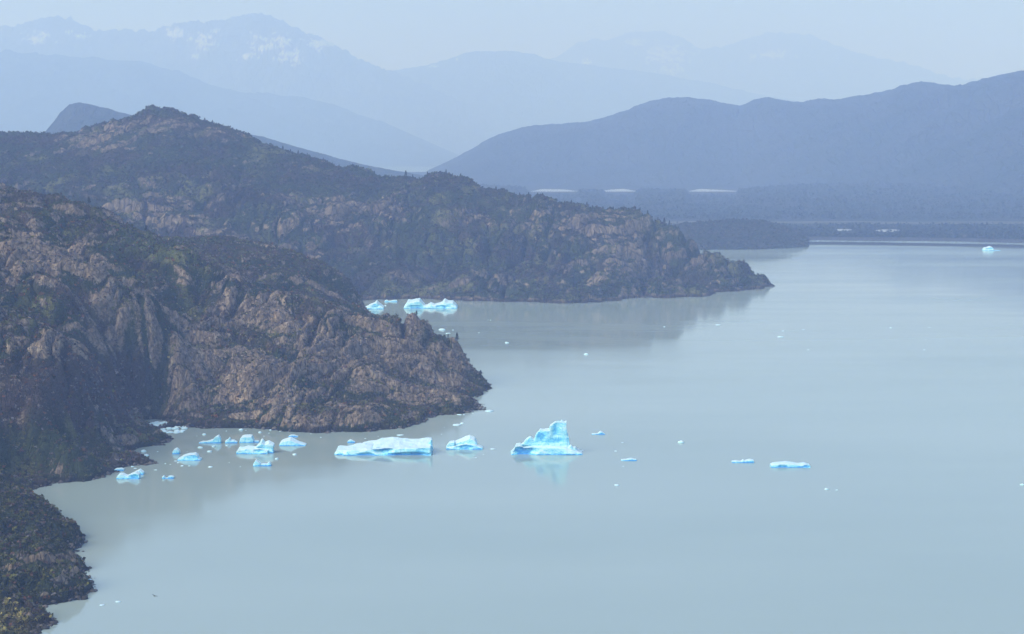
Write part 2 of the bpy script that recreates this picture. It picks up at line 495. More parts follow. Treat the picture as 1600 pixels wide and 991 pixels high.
# ------------------------------------------------------------------ the long ridge across the bay
pen_shore = [(560, 470), (600, 468), (640, 467), (700, 469), (760, 471), (850, 473), (905, 474), (950, 471), (1000, 466), (1060, 465), (1105, 463), (1130, 456), (1170, 454), (1209, 447)]
pen_pts = shore_pts(pen_shore, 1, off=70, zoff=-30, inn=13, zin=12, extra=[(450, 3420), (420, 3520), (330, 3640), (250, 3800), (150, 4000), (0, 4250), (-200, 4500), (-500, 4800)])
for px, py, D in [
    (-300, 200, 4000), (-150, 205, 4000), (0, 206, 4000), (30, 206, 4000), (70, 208, 4000), (110, 204, 4000), (160, 195, 4000), (200, 181, 4000), (225, 170, 4000), (245, 167, 4000), (285, 172, 3990), (330, 189, 3980),
    (360, 204, 3960), (400, 219, 3930), (450, 235, 3900), (500, 250, 3860), (560, 265, 3810), (600, 273, 3770), (640, 280, 3740), (665, 279, 3720), (686, 268, 3710), (705, 277, 3690), (760, 293, 3650), (830, 306, 3600),
    (900, 314, 3560), (960, 327, 3520), (1000, 337, 3500), (1050, 357, 3470), (1075, 375, 3455), (1095, 396, 3440), (1112, 402, 3425), (1140, 401, 3410), (1170, 416, 3395), (1195, 433, 3380),
    (0, 235, 3800), (100, 232, 3800), (200, 215, 3800), (300, 222, 3780), (400, 248, 3740), (500, 275, 3680), (600, 300, 3600), (700, 310, 3530), (800, 330, 3470), (900, 342, 3420), (1000, 365, 3400),
    (0, 275, 3550), (150, 275, 3550), (300, 282, 3520), (400, 296, 3500), (480, 325, 3440), (560, 340, 3400), (650, 355, 3350), (750, 368, 3310), (850, 385, 3280), (930, 385, 3270), (1000, 405, 3290), (1060, 425, 3320),
    (0, 320, 3300), (150, 330, 3300), (300, 345, 3290), (400, 365, 3270), (480, 385, 3250), (560, 405, 3220), (640, 410, 3210), (740, 420, 3190), (850, 425, 3170), (930, 425, 3170), (1000, 435, 3210), (1080, 445, 3280),
    (0, 380, 3100), (200, 400, 3090), (350, 420, 3090), (450, 435, 3090), (540, 445, 3090), (620, 445, 3090), (720, 450, 3090), (880, 452, 3080), (-300, 330, 3100), (-300, 250, 3500),
    (0, 430, 2960), (200, 445, 2960), (400, 460, 2970), (490, 465, 2990), (-300, 380, 2960),
    (0, 260, 4300), (200, 250, 4300), (300, 270, 4250), (500, 320, 4150), (700, 350, 3950), (900, 372, 3760), (-300, 250, 4400), (0, 330, 4700), (-300, 320, 4800),
    (1000, 380, 3620), (1060, 410, 3540), (1130, 425, 3460),
]:
    pen_pts.append(tuple(P(px, py, D)))
_pen = RBF(pen_pts, 60, .02)


def pen_fields(x, y):
    z = _pen(x + 9 * perlin(x / 40, y / 40, 101) + 3 * perlin(x / 15, y / 15, 102), y + 14 * perlin(x / 45 + 4, y / 45, 107) + 4 * perlin(x / 15 + 4, y / 15, 108)).astype(np.float64)
    env = sst(z, 0, 30) * .85 + .15 * sst(z, -3, 2)
    wx = x + 55 * perlin(x / 210, y / 210, 103) + 14 * perlin(x / 60, y / 60, 105)
    wy = y + 55 * perlin(x / 210 + 50, y / 210, 104) + 14 * perlin(x / 60 + 9, y / 60, 106)
    a = R(62)
    u = wx * math.cos(a) + wy * math.sin(a); v = -wx * math.sin(a) + wy * math.cos(a)
    n1 = perlin(u / 170, v / 80, 111); n2 = perlin(u / 70, v / 30, 112); n3 = perlin(wx / 24, wy / 20, 113); n4 = perlin(x / 9, y / 9, 114)
    b1 = np.abs(n1); b2 = np.abs(n2); b3 = np.abs(n3)
    crease = np.minimum(b1 * 1.3, b2 + .06)
    top = 1 - .55 * sst(y, 3420, 3650)
    zz = z + env * top * (34 * (b1 - .34) + 18 * (b2 - .33) - 6 * (1 - sst(b2, 0, .16)) - 8 * (1 - sst(b1, 0, .12)) + 7.5 * (b3 - .33) + 2.2 * n4)
    zz += (1 - sst(np.abs(z), 3, 16)) * (3.5 * (np.abs(perlin(x / 30, y / 22, 131)) - .25)) * sst(z, -8, -1)
    return zz, z, crease, n1, n2, n3


def pen_h(x, y):
    return pen_fields(np.asarray(x, float), np.asarray(y, float))[0]


nt_, nd_ = 1000, 620
T, D = fan(-.40, .165, nt_, 2930, 5000, nd_)
X = T * D; Y = D
zz, zb, crease, n1, n2, n3 = pen_fields(X, Y)
zz = np.where(Y < 2950, np.minimum(zz, 25), zz)
Z2 = zz.reshape(nd_, nt_)
slope = np.hypot(np.gradient(Z2, axis=1) / np.gradient(X.reshape(nd_, nt_), axis=1), np.gradient(Z2, axis=0) / np.gradient(Y.reshape(nd_, nt_), axis=0)).ravel()
PX, PY = proj(X, Y, zz)
rocky = -.28 + .40 * sst(crease, .04, .32) + .45 * sst(slope, .55, 1.2) + .42 * fbm(X / 260, Y / 260, 141, 3)
rocky += .25 * blob(960, 410, 130, 55, .6) + .35 * blob(170, 215, 90, 35, .6) + .2 * blob(300, 190, 90, 30) + .15 * blob(560, 330, 120, 30)
rocky += .8 * (1 - sst(zz, 2, 8))
rock = np.clip(rocky, 0, 1)
veg = np.tile(np.array((.044, .056, .022), np.float32), (len(X), 1))
veg = mixc(veg, (.062, .045, .038), sst(fbm(X / 110, Y / 110, 151, 3), -.15, .25))
veg = mixc(veg, (.160, .155, .055), sst(fbm(X / 90, Y / 90, 152, 3), .12, .40) * .85)
veg = mixc(veg, (.240, .210, .100), .9 * np.maximum.reduce([blob(240, 278, 14, 3), blob(258, 200, 10, 2), blob(605, 383, 10, 4), blob(670, 395, 9, 3), blob(180, 292, 12, 3), blob(318, 276, 9, 3)]))
co = np.stack([X, Y, zz], 1)
faces = grid_faces(nt_, nd_)
keep = zz[faces].max(1) > -6
co, faces, at = compact(co, faces, {'rock': rock.astype(np.float32), 'veg': veg, 'wet': (1 - sst(zz + 2 * n3, 2, 6)).astype(np.float32)}, keep)
o = mesh_np('ridge', co, faces, M_pen, attrs=at)
tag(o, 'long dark scrubby ridge across the bay, tapering to a low point', 'ridge', kind='structure')
px_, py_ = proj(co[:, 0], co[:, 1], co[:, 2])
wgt = np.clip(1.2 - at['rock'] * 2.0, .05, 1) * (co[:, 2] > 5) * (px_ > -120) * (co[:, 1] < 4080)


def pen_zone(c, r):
    g = fbm(c[:, 0] / 110, c[:, 1] / 110, 191, 3)
    return np.where(g > .08, r.choice([1, 1, 0, 0, 2], len(c)), r.choice([0, 2, 3, 0, 3], len(c)))


scatter('scrub', co, wgt, 100000, 2.0, 7.0, [(.040, .048, .018), (.085, .095, .034), (.080, .055, .042), (.062, .050, .048), (.10, .07, .04), (.2, .17, .07)], 'dark green and grey-brown scrub covering the long ridge across the bay', M_shrub, K=8, seed=5, zone_cols=pen_zone)


# ------------------------------------------------------------------ hills and mountains further off
def interp(tab, p):
    t = np.array(tab, float)
    return np.interp(p, t[:, 0], t[:, 1])


def mountain(name, label, sil, ridgeD, footD, backD, rough, seed, nt=420, nd=160, rockbias=0., vegc=((.030, .040, .026), (.042, .046, .034)), snow=None, mat=None, base=0., pw=.9, jag=1.0, lam=1.0, cat='mountain', edge=None, unit=None):
    """a range whose crest runs through the given skyline at its own distance; flanks fall to a foot in front and behind"""
    p0, p1 = sil[0][0], sil[-1][0]
    s = np.linspace(0, 1, nt)
    pt = p0 + (p1 - p0) * s
    rD = interp(ridgeD, pt); fD = interp(footD, pt); bD = interp(backD, pt)
    ks = np.linspace(-1, 1, nd)
    K_, PT = np.meshgrid(ks, pt, indexing='ij')
    RD = rD[None] + 0 * K_; 
    D = np.where(K_ < 0, RD + (RD - fD[None]) * K_, RD + (bD[None] - RD) * K_)
    yr = interp(sil, pt)
    # crest height at its distance
    rx, ry, rz = ray(pt, yr)
    zc = H + rz / ry * rD
    tx = ((pt - 800) / F) / ry                      # ground bearing of the crest point
    X = tx[None] * D; Y = D
    a = np.abs(K_)
    fall = (1 - a) ** pw
    fall = .5 * fall + .5 * (1 - sst(a, 0, 1.0))
    z = base + (zc[None] - base) * fall
    L = 900 * rough * lam
    amp = np.sqrt(np.clip(a * (1 - a) * 4, 0, 1))
    wx = X + L * .35 * perlin(X / L, Y / L, seed + 1); wy = Y + L * .35 * perlin(X / L + 7, Y / L, seed + 2)
    rd = ridged(wx / L, wy / L, seed, 5) - .62
    z = z + amp * np.maximum(zc[None] - base, 0) * .42 * rough * rd * np.clip(.25 + fall, 0, 1)
    z = z + jag * fbm(X / (60 * lam), Y / (60 * lam), seed + 9, 4, .6) * np.clip((zc[None] - base) / 40, 0, 1) * (1 - a ** 3)
    if edge is not None: z = z * np.clip(edge(PT), 0, 1) - 12 * (1 - np.clip(edge(PT), 0, 1))
    z = np.where(a > .985, np.minimum(z, base - 6), z)
    X = X.ravel(); Y = Y.ravel(); z = z.ravel()
    veg = np.tile(np.array(vegc[0], np.float32), (len(X), 1))
    veg = mixc(veg, vegc[1], sst(fbm(X / (L * .5), Y / (L * .5), seed + 5, 3), -.2, .3))
    rock = np.clip(rockbias + .3 * fbm(X / L, Y / L, seed + 6, 3), 0, 1)
    at = {'rock': rock.astype(np.float32), 'veg': veg}
    if snow is not None:
        px, py = proj(X, Y, z)
        sn = np.zeros(len(X))
        wob = .9 * fbm(X / 210 + z / 190, z / 95 - X / 420, seed + 20, 5, .65) - .35 * np.abs(perlin(X / 90 + z / 60, z / 160, seed + 27))
        for cx, cy, rx_, ry_ in snow:
            d = np.sqrt(((px - cx) / (1.5 * rx_)) ** 2 + ((py - cy) / (1.6 * ry_)) ** 2)
            sn = np.maximum(sn, sst(wob + .55 * (1 - d), .20, .27) * (d < 1.4))
        at['snow'] = sn.astype(np.float32)
    o = mesh_np(name, np.stack([X, Y, z], 1), grid_faces(nt, nd), mat or M_far, attrs=at)
    tag(o, label, cat, kind='structure')
    return o, np.stack([X, Y, z], 1), at


# snow material for the far range
M_snow = land_mat('far_rock_with_snowfields', [(.05, .05, .055), (.08, .08, .085), (.11, .11, .115), (.15, .15, .155)], 40.0)
_nt = M_snow.node_tree; _b = _nt.nodes['Principled BSDF']
_src = _b.inputs['Base Color'].links[0].from_socket
_nt.links.new(mixn(_nt, attr(_nt, 'snow', False), _src, (.88, .90, .92)), _b.inputs['Base Color'])

mountain('hill', 'blue pointed hill behind the left shoulder of the long ridge', [(-200, 250), (0, 232), (55, 222), (72, 204), (95, 176), (108, 165), (122, 161), (145, 163), (170, 169), (205, 178), (260, 190), (320, 198), (370, 205), (420, 216), (470, 231), (530, 248), (590, 262), (650, 272), (720, 285)],
         [(-200, 8600), (200, 8600), (720, 9000)], [(-200, 6900), (720, 7600)], [(-200, 10200), (720, 10600)], .55, 300, nt=520, jag=4, lam=.8, cat='hill')
isl = mountain('islet_hill', 'low rounded wooded hill at the far end of the lake, joined to a gravel bar', [(1020, 392), (1040, 360), (1070, 350), (1110, 347), (1150, 345), (1195, 345), (1215, 352), (1235, 358), (1252, 366), (1262, 374), (1268, 390)],
         [(1000, 4850), (1300, 4850)], [(1000, 4500), (1180, 4525), (1262, 4640), (1300, 4800)], [(1000, 5250), (1300, 4980)], .55, 320, nt=300, nd=200, jag=9.0, lam=.28, base=0, pw=.55, cat='hill',
         vegc=((.036, .046, .026), (.055, .052, .038)), rockbias=.1, mat=M_pen)
scatter('scrub', isl[1], (isl[1][:, 2] > 2) * 1.0, 6000, 3, 9, [(.040, .046, .02), (.075, .065, .04), (.06, .048, .042)], 'low scrub over the rounded hill at the far end of the lake', M_shrub, K=8, seed=8)
mountain('mountain', 'broad blue forested mountain rising behind the lowland', [(560, 292), (640, 282), (690, 257), (715, 244), (740, 230), (765, 215), (785, 207), (840, 196), (880, 192), (920, 188), (955, 179), (985, 170), (1020, 158), (1045, 152), (1075, 150), (1110, 153), (1135, 159), (1156, 163), (1175, 158), (1195, 155), (1250, 159), (1310, 156), (1345, 149), (1375, 142), (1410, 134), (1440, 129), (1500, 131), (1530, 128), (1560, 120), (1600, 110), (1750, 80), (1950, 60), (2200, 90)],
         [(560, 13500), (1150, 13500), (1600, 11500), (2200, 11000)], [(560, 11200), (1160, 11000), (1300, 9600), (1600, 7600), (2200, 7000)], [(560, 16500), (2200, 15000)], .75, 340, nt=700, nd=220, jag=10, lam=1.3, pw=.8)
mountain('mountain', 'smooth pale blue range on the left below the snowy peaks', [(-500, 70), (-100, 76), (0, 81), (60, 85), (100, 88), (150, 89), (220, 96), (280, 113), (330, 134), (370, 142), (430, 147), (500, 158), (600, 190), (700, 235), (800, 280)],
         [(-500, 26000), (800, 26000)], [(-500, 19500), (800, 21500)], [(-500, 29000), (800, 29000)], .8, 380, jag=8, lam=1.6)
mountain('mountain', 'jagged far range with snow patches under the clouds', [(-500, 50), (-120, 46), (0, 37), (30, 35), (60, 26), (85, 24), (110, 27), (150, 46), (180, 44), (215, 44), (250, 44), (275, 34), (300, 33), (330, 36), (380, 29), (410, 27), (430, 33), (460, 44), (490, 56), (530, 74), (560, 93), (600, 108), (680, 140), (800, 200)],
         [(-500, 33000), (800, 33000)], [(-500, 28500), (800, 28500)], [(-500, 38500), (800, 38500)], .9, 400, nt=700, nd=240, jag=130, lam=3.2, mat=M_snow, rockbias=.9,
         snow=[(318, 62, 22, 13), (275, 52, 15, 8), (425, 68, 28, 14), (448, 82, 18, 11), (463, 93, 10, 9), (388, 88, 16, 6), (495, 68, 28, 9), (305, 88, 9, 4), (122, 56, 18, 7), (60, 60, 20, 8)])
mountain('mountain', 'faint pale blue range in the middle, with tiny snow specks', [(380, 180), (480, 140), (560, 118), (620, 108), (660, 101), (700, 91), (745, 82), (790, 80), (830, 83), (870, 94), (940, 104), (1040, 118), (1150, 140), (1300, 170), (1450, 200)],
         [(380, 38000), (1450, 38000)], [(380, 31000), (1450, 31000)], [(380, 43000), (1450, 43000)], .8, 420, nt=560, jag=40, lam=3.0, mat=M_snow, rockbias=.2,
         snow=[(680, 104, 7, 3), (713, 93, 4, 2)])
mountain('mountain', 'very faint highest range fading into cloud on the right', [(700, 120), (820, 110), (870, 92), (905, 70), (925, 64), (950, 68), (985, 52), (1030, 48), (1060, 60), (1090, 78), (1130, 72), (1170, 60), (1215, 52), (1260, 50), (1290, 62), (1330, 78), (1400, 96), (1500, 120), (1700, 130), (2100, 120)],
         [(700, 47000), (2100, 47000)], [(700, 42000), (2100, 42000)], [(700, 52000), (2100, 52000)], .9, 440, nt=560, nd=200, jag=120, lam=4.0, mat=M_snow, rockbias=.9,
         snow=[(1045, 85, 34, 15), (1050, 110, 20, 14), (915, 97, 10, 6), (1205, 86, 28, 6), (990, 66, 14, 5)])

# ------------------------------------------------------------------ lowland, gravel bar, lake, ground
shoreD = [(600, 5000), (1200, 5020), (1262, 5000), (1330, 4960), (1400, 4960), (1480, 4930), (1560, 4870), (1640, 4830), (2200, 4750)]
edgeY0 = [(600, 284), (780, 290), (820, 293), (828, 300.5), (899, 301), (906, 296), (938, 297), (944, 302), (990, 302), (1000, 296), (1070, 296), (1078, 303.5), (1148, 304), (1160, 295), (1250, 288), (2200, 285)]
edgeY = [(p, e + 3.0 if e > 299 else e) for p, e in edgeY0]
nt_, nd_ = 900, 620
T, D = fan((560 - 800) / F / CP * .99, .48, nt_, 4700, 13000, nd_)
X = T * D; Y = D
PXa = 800 + T * F * 1.0
for _ in range(2):
    PXa = proj(X, Y, 10 * np.ones_like(X))[0]
sd = interp(shoreD, PXa) + 14 * fbm(X / 90, Y / 60, 501, 3)
ey = interp(edgeY, PXa + 9 * fbm(X / 60, Y / 400, 505, 3)) + 1.1 * fbm(X / 70, Y / 300, 507, 3)
zedge = H - (ey - YH) * 9200 / F * 1.0
near_l = sst(D - sd, -25, 60) * 3.2 - 3.0 * (1 - sst(D - sd, -60, 0))
rise = sst(D, 6250, 9200)
z = near_l + rise * np.maximum(zedge - 3.2, 0) * 1.0
z = z + sst(D, 6300, 6900) * (1 - sst(D, 8600, 9250)) * 16 * np.abs(fbm(X / 420, Y / 420, 511, 4))
z = z + sst(D, 6250, 6500) * (1 - sst(D, 9000, 9300)) * 2.4 * fbm(X / 30, Y / 30, 513, 3)
strip = np.interp(PXa, [826, 832, 898, 905, 938, 944, 990, 997, 1074, 1080, 1147, 1156], [0, 1, 1, .2, .2, 1, 1, 0, 0, 1, 1, 0])
after = sst(D, 9350, 9500)
z = z * (1 - after) + after * (1.5 + 45 * sst(D, 10950, 12800) + 14 * sst(D, 10700, 10850))
PX, PY = proj(X, Y, z)
veg = np.tile(np.array((.032, .040, .026), np.float32), (len(X), 1))
veg = mixc(veg, (.050, .047, .038), sst(fbm(X / 300, Y / 200, 521, 3), -.2, .3))
tan = sst(D + 60 * fbm(X / 200, Y / 200, 525, 3), 5860, 5960) * (1 - sst(D + 120 * fbm(X / 300, Y / 200, 527, 3), 6080, 6200))
tan = tan * (.25 + .75 * sst(fbm(X / 240, Y / 50, 529, 4), -.25, .15))
veg = mixc(veg, (.200, .180, .140), tan * (.6 + .4 * sst(fbm(X / 300, Y / 60, 523, 3), -.3, .2)))
taper = np.interp(PXa, [826, 850, 880, 905, 938, 955, 975, 997, 1072, 1095, 1120, 1156], [0, .9, .8, .1, .1, .8, 1, 0, 0, 1, .7, 0]) + .25 * fbm(X / 110, Y / 400, 509, 3)
flats = sst(D, 10020 - 60 * taper, 10060) * (1 - sst(D - 10090 - 520 * taper, -40, 40)) * strip
veg = mixc(veg, (.58, .60, .62), flats)
beach = (1 - sst(D - sd, 60, 150))
veg = mixc(veg, (.085, .075, .075), beach)
gravels = np.zeros(len(X))
for cx, cy, rx_, ry_ in [(1318, 359.5, 14, 1.6), (1388, 360.5, 20, 2.0), (1352, 363, 8, 1.3), (1440, 358, 12, 1.5)]:
    gravels = np.maximum(gravels, 1 - sst(np.sqrt(((PX - cx) / rx_) ** 2 + ((PY - cy) / ry_) ** 2) + .3 * fbm(X / 60, Y / 60, 531, 2), .8, 1.1))
veg = mixc(veg, (.55, .55, .55), gravels)
co = np.stack([X, Y, z], 1); faces = grid_faces(nt_, nd_)
keep = z[faces].max(1) > -3.5
low_open = (beach < .4) & (tan < .25) & (gravels < .15) & (z > 1.5)
low_w = low_open * ((D < 5800) * 1.0 + (D > 6300) * (D < 9300) * .22) * (PX > 640) * (PX < 1720) * (.25 + sst(fbm(X / 160, Y / 160, 541, 3), -.25, .2))
co_all = co
co2, faces, at = compact(co, faces, {'rock': np.zeros(len(co), np.float32), 'veg': veg}, keep)
o = mesh_np('lowland', co2, faces, plain := land_mat('lowland_cover', ROCK_PEN, 5.0), attrs=at)
tag(o, 'flat wooded lowland and pale river plain beyond the lake', 'lowland', kind='structure')
scatter('forest', co_all, low_w * (1 - .9 * ((PY > 358) & (PY < 368) & (((PX > 1302) & (PX < 1336)) | ((PX > 1362) & (PX < 1412))))), 26000, 6, 15, [(.028, .036, .022), (.036, .040, .026), (.045, .042, .034)], 'dark belt of woodland on the flat land at the far end of the lake', M_shrub, K=8, flat=1.1, seed=9, cat='forest')

# gravel bar
sp = [W(1255, 381.0), W(1300, 381.2), W(1360, 381.8), W(1420, 382.6), W(1480, 383.6), W(1540, 384.8), W(1600, 386), W(1700, 388), W(1900, 392)]
nS = 240; k = np.linspace(0, len(sp) - 1, nS); i0 = np.minimum(k.astype(int), len(sp) - 2); fr = (k - i0)[:, None]
spa = np.array(sp); cl = spa[i0] * (1 - fr) + spa[i0 + 1] * fr
wv = np.linspace(-1, 1, 15)
hw = 38 + 8 * fbm(k * 1.3, k * 0, 601, 3) + 14 * np.linspace(0, 1, nS)
xx = cl[:, 0][:, None] + 0 * wv; yy = cl[:, 1][:, None] + hw[:, None] * wv
hz = (4.6 + .6 * fbm(xx / 40, yy / 40, 603, 3)) * (1 - np.abs(wv[None]) ** 2.2) - 1.0 * (np.abs(wv[None]) > .97)
o = mesh_np('gravel_bar', np.stack([xx.ravel(), yy.ravel(), hz.ravel()], 1), grid_faces(15, nS), M_gravel)
tag(o, 'long thin dark gravel bar crossing the far end of the lake', 'gravel bar', kind='structure')


def sheet(name, x0, x1, y0, y1, z, mat, n=1):
    co = np.array([(x0, y0, z), (x1, y0, z), (x1, y1, z), (x0, y1, z)], float)
    return mesh_np(name, co, np.array([[0, 1, 2, 3]]), mat, smooth=False)


m, nt, b = new_mat('glacial_lake_water')
pos = node(nt, 'ShaderNodeNewGeometry').outputs['Position']
wp = tex(nt, pos, .0016, 4, .5, None, (1.0, 2.2, 1))
nt.links.new(ramp(nt, wp, [(.3, (.325, .395, .360)), (.7, (.385, .450, .412))]), b.inputs['Base Color'])
b.inputs['IOR'].default_value = 1.33
wr = math_n(nt, 'MULTIPLY', math_n(nt, 'ADD', tex(nt, pos, .0045, 4, .6, None, (.5, 2.4, 1)), tex(nt, pos, .0014, 3, .6, (0, 0, .12), (.30, 2.2, 1))), .5)
nt.links.new(maprange(nt, wr, .38, .62, .045, .15), b.inputs['Roughness'])
w1 = tex(nt, pos, .35, 3, .5, None, (.7, 1.2, 1))
bp = node(nt, 'ShaderNodeBump', Strength=.03, Distance=.2)
nt.links.new(w1, bp.inputs['Height']); nt.links.new(bp.outputs[0], b.inputs['Normal'])
M_water = m
o = sheet('lake', -25000, 25000, -5000, 70000, 0.0, M_water)
tag(o, 'still milky grey-blue glacial lake', 'lake', kind='structure')
o = sheet('ground', -25000, 25000, -5000, 70000, -40.0, plain_mat('lake_bed_silt', (.15, .15, .14), (.22, .22, .2), .01))
tag(o, 'grey silt bed under the lake', 'lake bed', kind='structure')

# ------------------------------------------------------------------ ice
def ice_material(name='glacier_ice', steepw=.50):
    m, nt, b = new_mat(name)
    pos = node(nt, 'ShaderNodeTexCoord').outputs['Object']
    geo = node(nt, 'ShaderNodeNewGeometry')
    sep = node(nt, 'ShaderNodeSeparateXYZ'); nt.links.new(geo.outputs['Normal'], sep.inputs[0])
    n1 = tex(nt, pos, .22, 4, .55)
    n2 = tex(nt, pos, 1.1, 4, .6)
    steep = maprange(nt, sep.outputs[2], .85, .1)
    f = math_n(nt, 'ADD', math_n(nt, 'MULTIPLY', steep, steepw), math_n(nt, 'MULTIPLY', math_n(nt, 'SUBTRACT', n1, .5), 1.0))
    f = math_n(nt, 'ADD', f, attr(nt, 'blue', False))
    bands = tex(nt, pos, .9, 5, .6, (.35, .25, .4), (.25, .5, 2.2))
    f = math_n(nt, 'ADD', f, math_n(nt, 'MULTIPLY', math_n(nt, 'SUBTRACT', bands, .5), .75))
    vo = node(nt, 'ShaderNodeTexVoronoi', feature='DISTANCE_TO_EDGE', Scale=.22); nt.links.new(pos, vo.inputs['Vector'])
    f = math_n(nt, 'ADD', f, maprange(nt, vo.outputs['Distance'], .0, .05, .30, 0.))
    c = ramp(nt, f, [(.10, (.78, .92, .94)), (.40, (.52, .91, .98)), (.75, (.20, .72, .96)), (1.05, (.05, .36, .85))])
    c = mixn(nt, .55, c, ramp(nt, n2, [(.32, (.62, .80, .92)), (.62, (1, 1, 1))]), 'MULTIPLY')
    dirt = maprange(nt, tex(nt, pos, .16, 5, .65, (.2, .1, .5), (1, 1, 2)), .60, .74)
    c = mixn(nt, math_n(nt, 'MULTIPLY', dirt, .45), c, (.50, .60, .62))
    nt.links.new(c, b.inputs['Base Color'])
    b.inputs['Roughness'].default_value = .35
    bp = node(nt, 'ShaderNodeBump', Strength=.9, Distance=.7)
    nt.links.new(n2, bp.inputs['Height']); nt.links.new(bp.outputs[0], b.inputs['Normal'])
    return m


M_ice = ice_material()
M_brash = ice_material('weathered_white_ice', .18)
dg = None


def berg(name, label, px, py, slabs, blues=(), cat='iceberg', group=None, vox=None, seed=0, rough=1.0, tilt=0.0):
    """slabs: (profile [(px, h_px)...], y offset m, depth m, front height ratio). Heights in photo pixels above the waterline at (px, py)."""
    c = W(px, py); mpp = c[1] / F
    co = []; fc = []
    for prof, yo, dep, frr in slabs:
        n = len(prof); i = len(co)
        xs = np.array([(p - px) * mpp for p, h in prof]); hs = np.array([h * mpp for p, h in prof])
        mid = (xs[0] + xs[-1]) / 2
        for xk, hk in zip(xs, hs):                     # front top, back top, front low, back low
            co.append(((xk - mid) * .97 + mid, yo - dep / 2 * .8, max(hk * frr, .15)))
            co.append(((xk - mid) * .97 + mid, yo + dep / 2 * .8, max(hk, .15)))
            co.append((xk, yo - dep / 2, -1.6)); co.append((xk, yo + dep / 2, -1.6))
        for k in range(n - 1):
            a = i + 4 * k; bq = a + 4
            fc += [(a, bq, bq + 1, a + 1), (a + 2, bq + 2, bq, a), (a + 1, bq + 1, bq + 3, a + 3), (a + 3, bq + 3, bq + 2, a + 2)]
        a = i; fc.append((a, a + 1, a + 3, a + 2)); a = i + 4 * (n - 1); fc.append((a + 1, a, a + 2, a + 3))
    me = bpy.data.meshes.new('tmp'); me.from_pydata(co, [], fc); me.update()
    ob = bpy.data.objects.new('tmp', me); COL.objects.link(ob)
    ext = np.ptp(np.array(co)[:, 0])
    md = ob.modifiers.new('r', 'REMESH'); md.mode = 'VOXEL'; md.voxel_size = vox or max(ext / 130, .22)
    sm = ob.modifiers.new('s', 'SMOOTH'); sm.factor = .5; sm.iterations = 3
    ev = ob.evaluated_get(bpy.context.evaluated_depsgraph_get())
    m2 = bpy.data.meshes.new_from_object(ev)
    bpy.data.objects.remove(ob); bpy.data.meshes.remove(me)
    nv = len(m2.vertices); v = np.zeros(nv * 3, np.float32); m2.vertices.foreach_get('co', v); v = v.reshape(-1, 3).astype(np.float64)
    nn = np.zeros(nv * 3, np.float32); m2.vertex_normals.foreach_get('vector', nn); nn = nn.reshape(-1, 3)
    hmax = max(h for s in slabs for _, h in s[0]) * mpp
    s1 = max(hmax * .55, 1.2); s2 = s1 * .38
    d = .10 * s1 * noise3(v[:, 0] / s1 * .7, v[:, 1] / s1 * .7, v[:, 2] / s1 * .7, seed * 7 + 1) - .15 * s1 * np.abs(noise3(v[:, 0] / s1 * .8, v[:, 1] / s1 * .6, v[:, 2] / s1 * 1.2, seed * 7 + 3)) + .05 * s1
    d = d - .16 * s2 * np.abs(noise3(v[:, 0] / s2, v[:, 1] / s2, v[:, 2] / s2 * 1.4, seed * 7 + 5)) + .05 * s2
    lowf = sst(v[:, 2], -1, .6)
    v += nn * (d * rough * (.25 + .75 * lowf))[:, None]
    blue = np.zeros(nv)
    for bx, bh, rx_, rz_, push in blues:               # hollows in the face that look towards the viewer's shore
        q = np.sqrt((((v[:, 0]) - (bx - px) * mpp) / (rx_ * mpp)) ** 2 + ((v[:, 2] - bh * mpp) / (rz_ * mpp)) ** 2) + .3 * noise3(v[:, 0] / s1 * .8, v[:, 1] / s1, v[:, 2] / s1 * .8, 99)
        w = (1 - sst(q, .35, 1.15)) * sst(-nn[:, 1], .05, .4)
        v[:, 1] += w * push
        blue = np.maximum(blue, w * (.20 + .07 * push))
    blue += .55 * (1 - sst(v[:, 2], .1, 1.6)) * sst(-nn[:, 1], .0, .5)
    m2.vertices.foreach_set('co', v.astype(np.float32).ravel())
    m2.attributes.new('blue', 'FLOAT', 'POINT').data.foreach_set('value', blue.astype(np.float32))
    m2.polygons.foreach_set('use_smooth', np.ones(len(m2.polygons), bool))
    m2.name = name; m2.materials.clear(); m2.materials.append(M_ice); m2.update()
    o = bpy.data.objects.new(name, m2); COL.objects.link(o); o.location = c
    tag(o, label, cat, group)
    return o


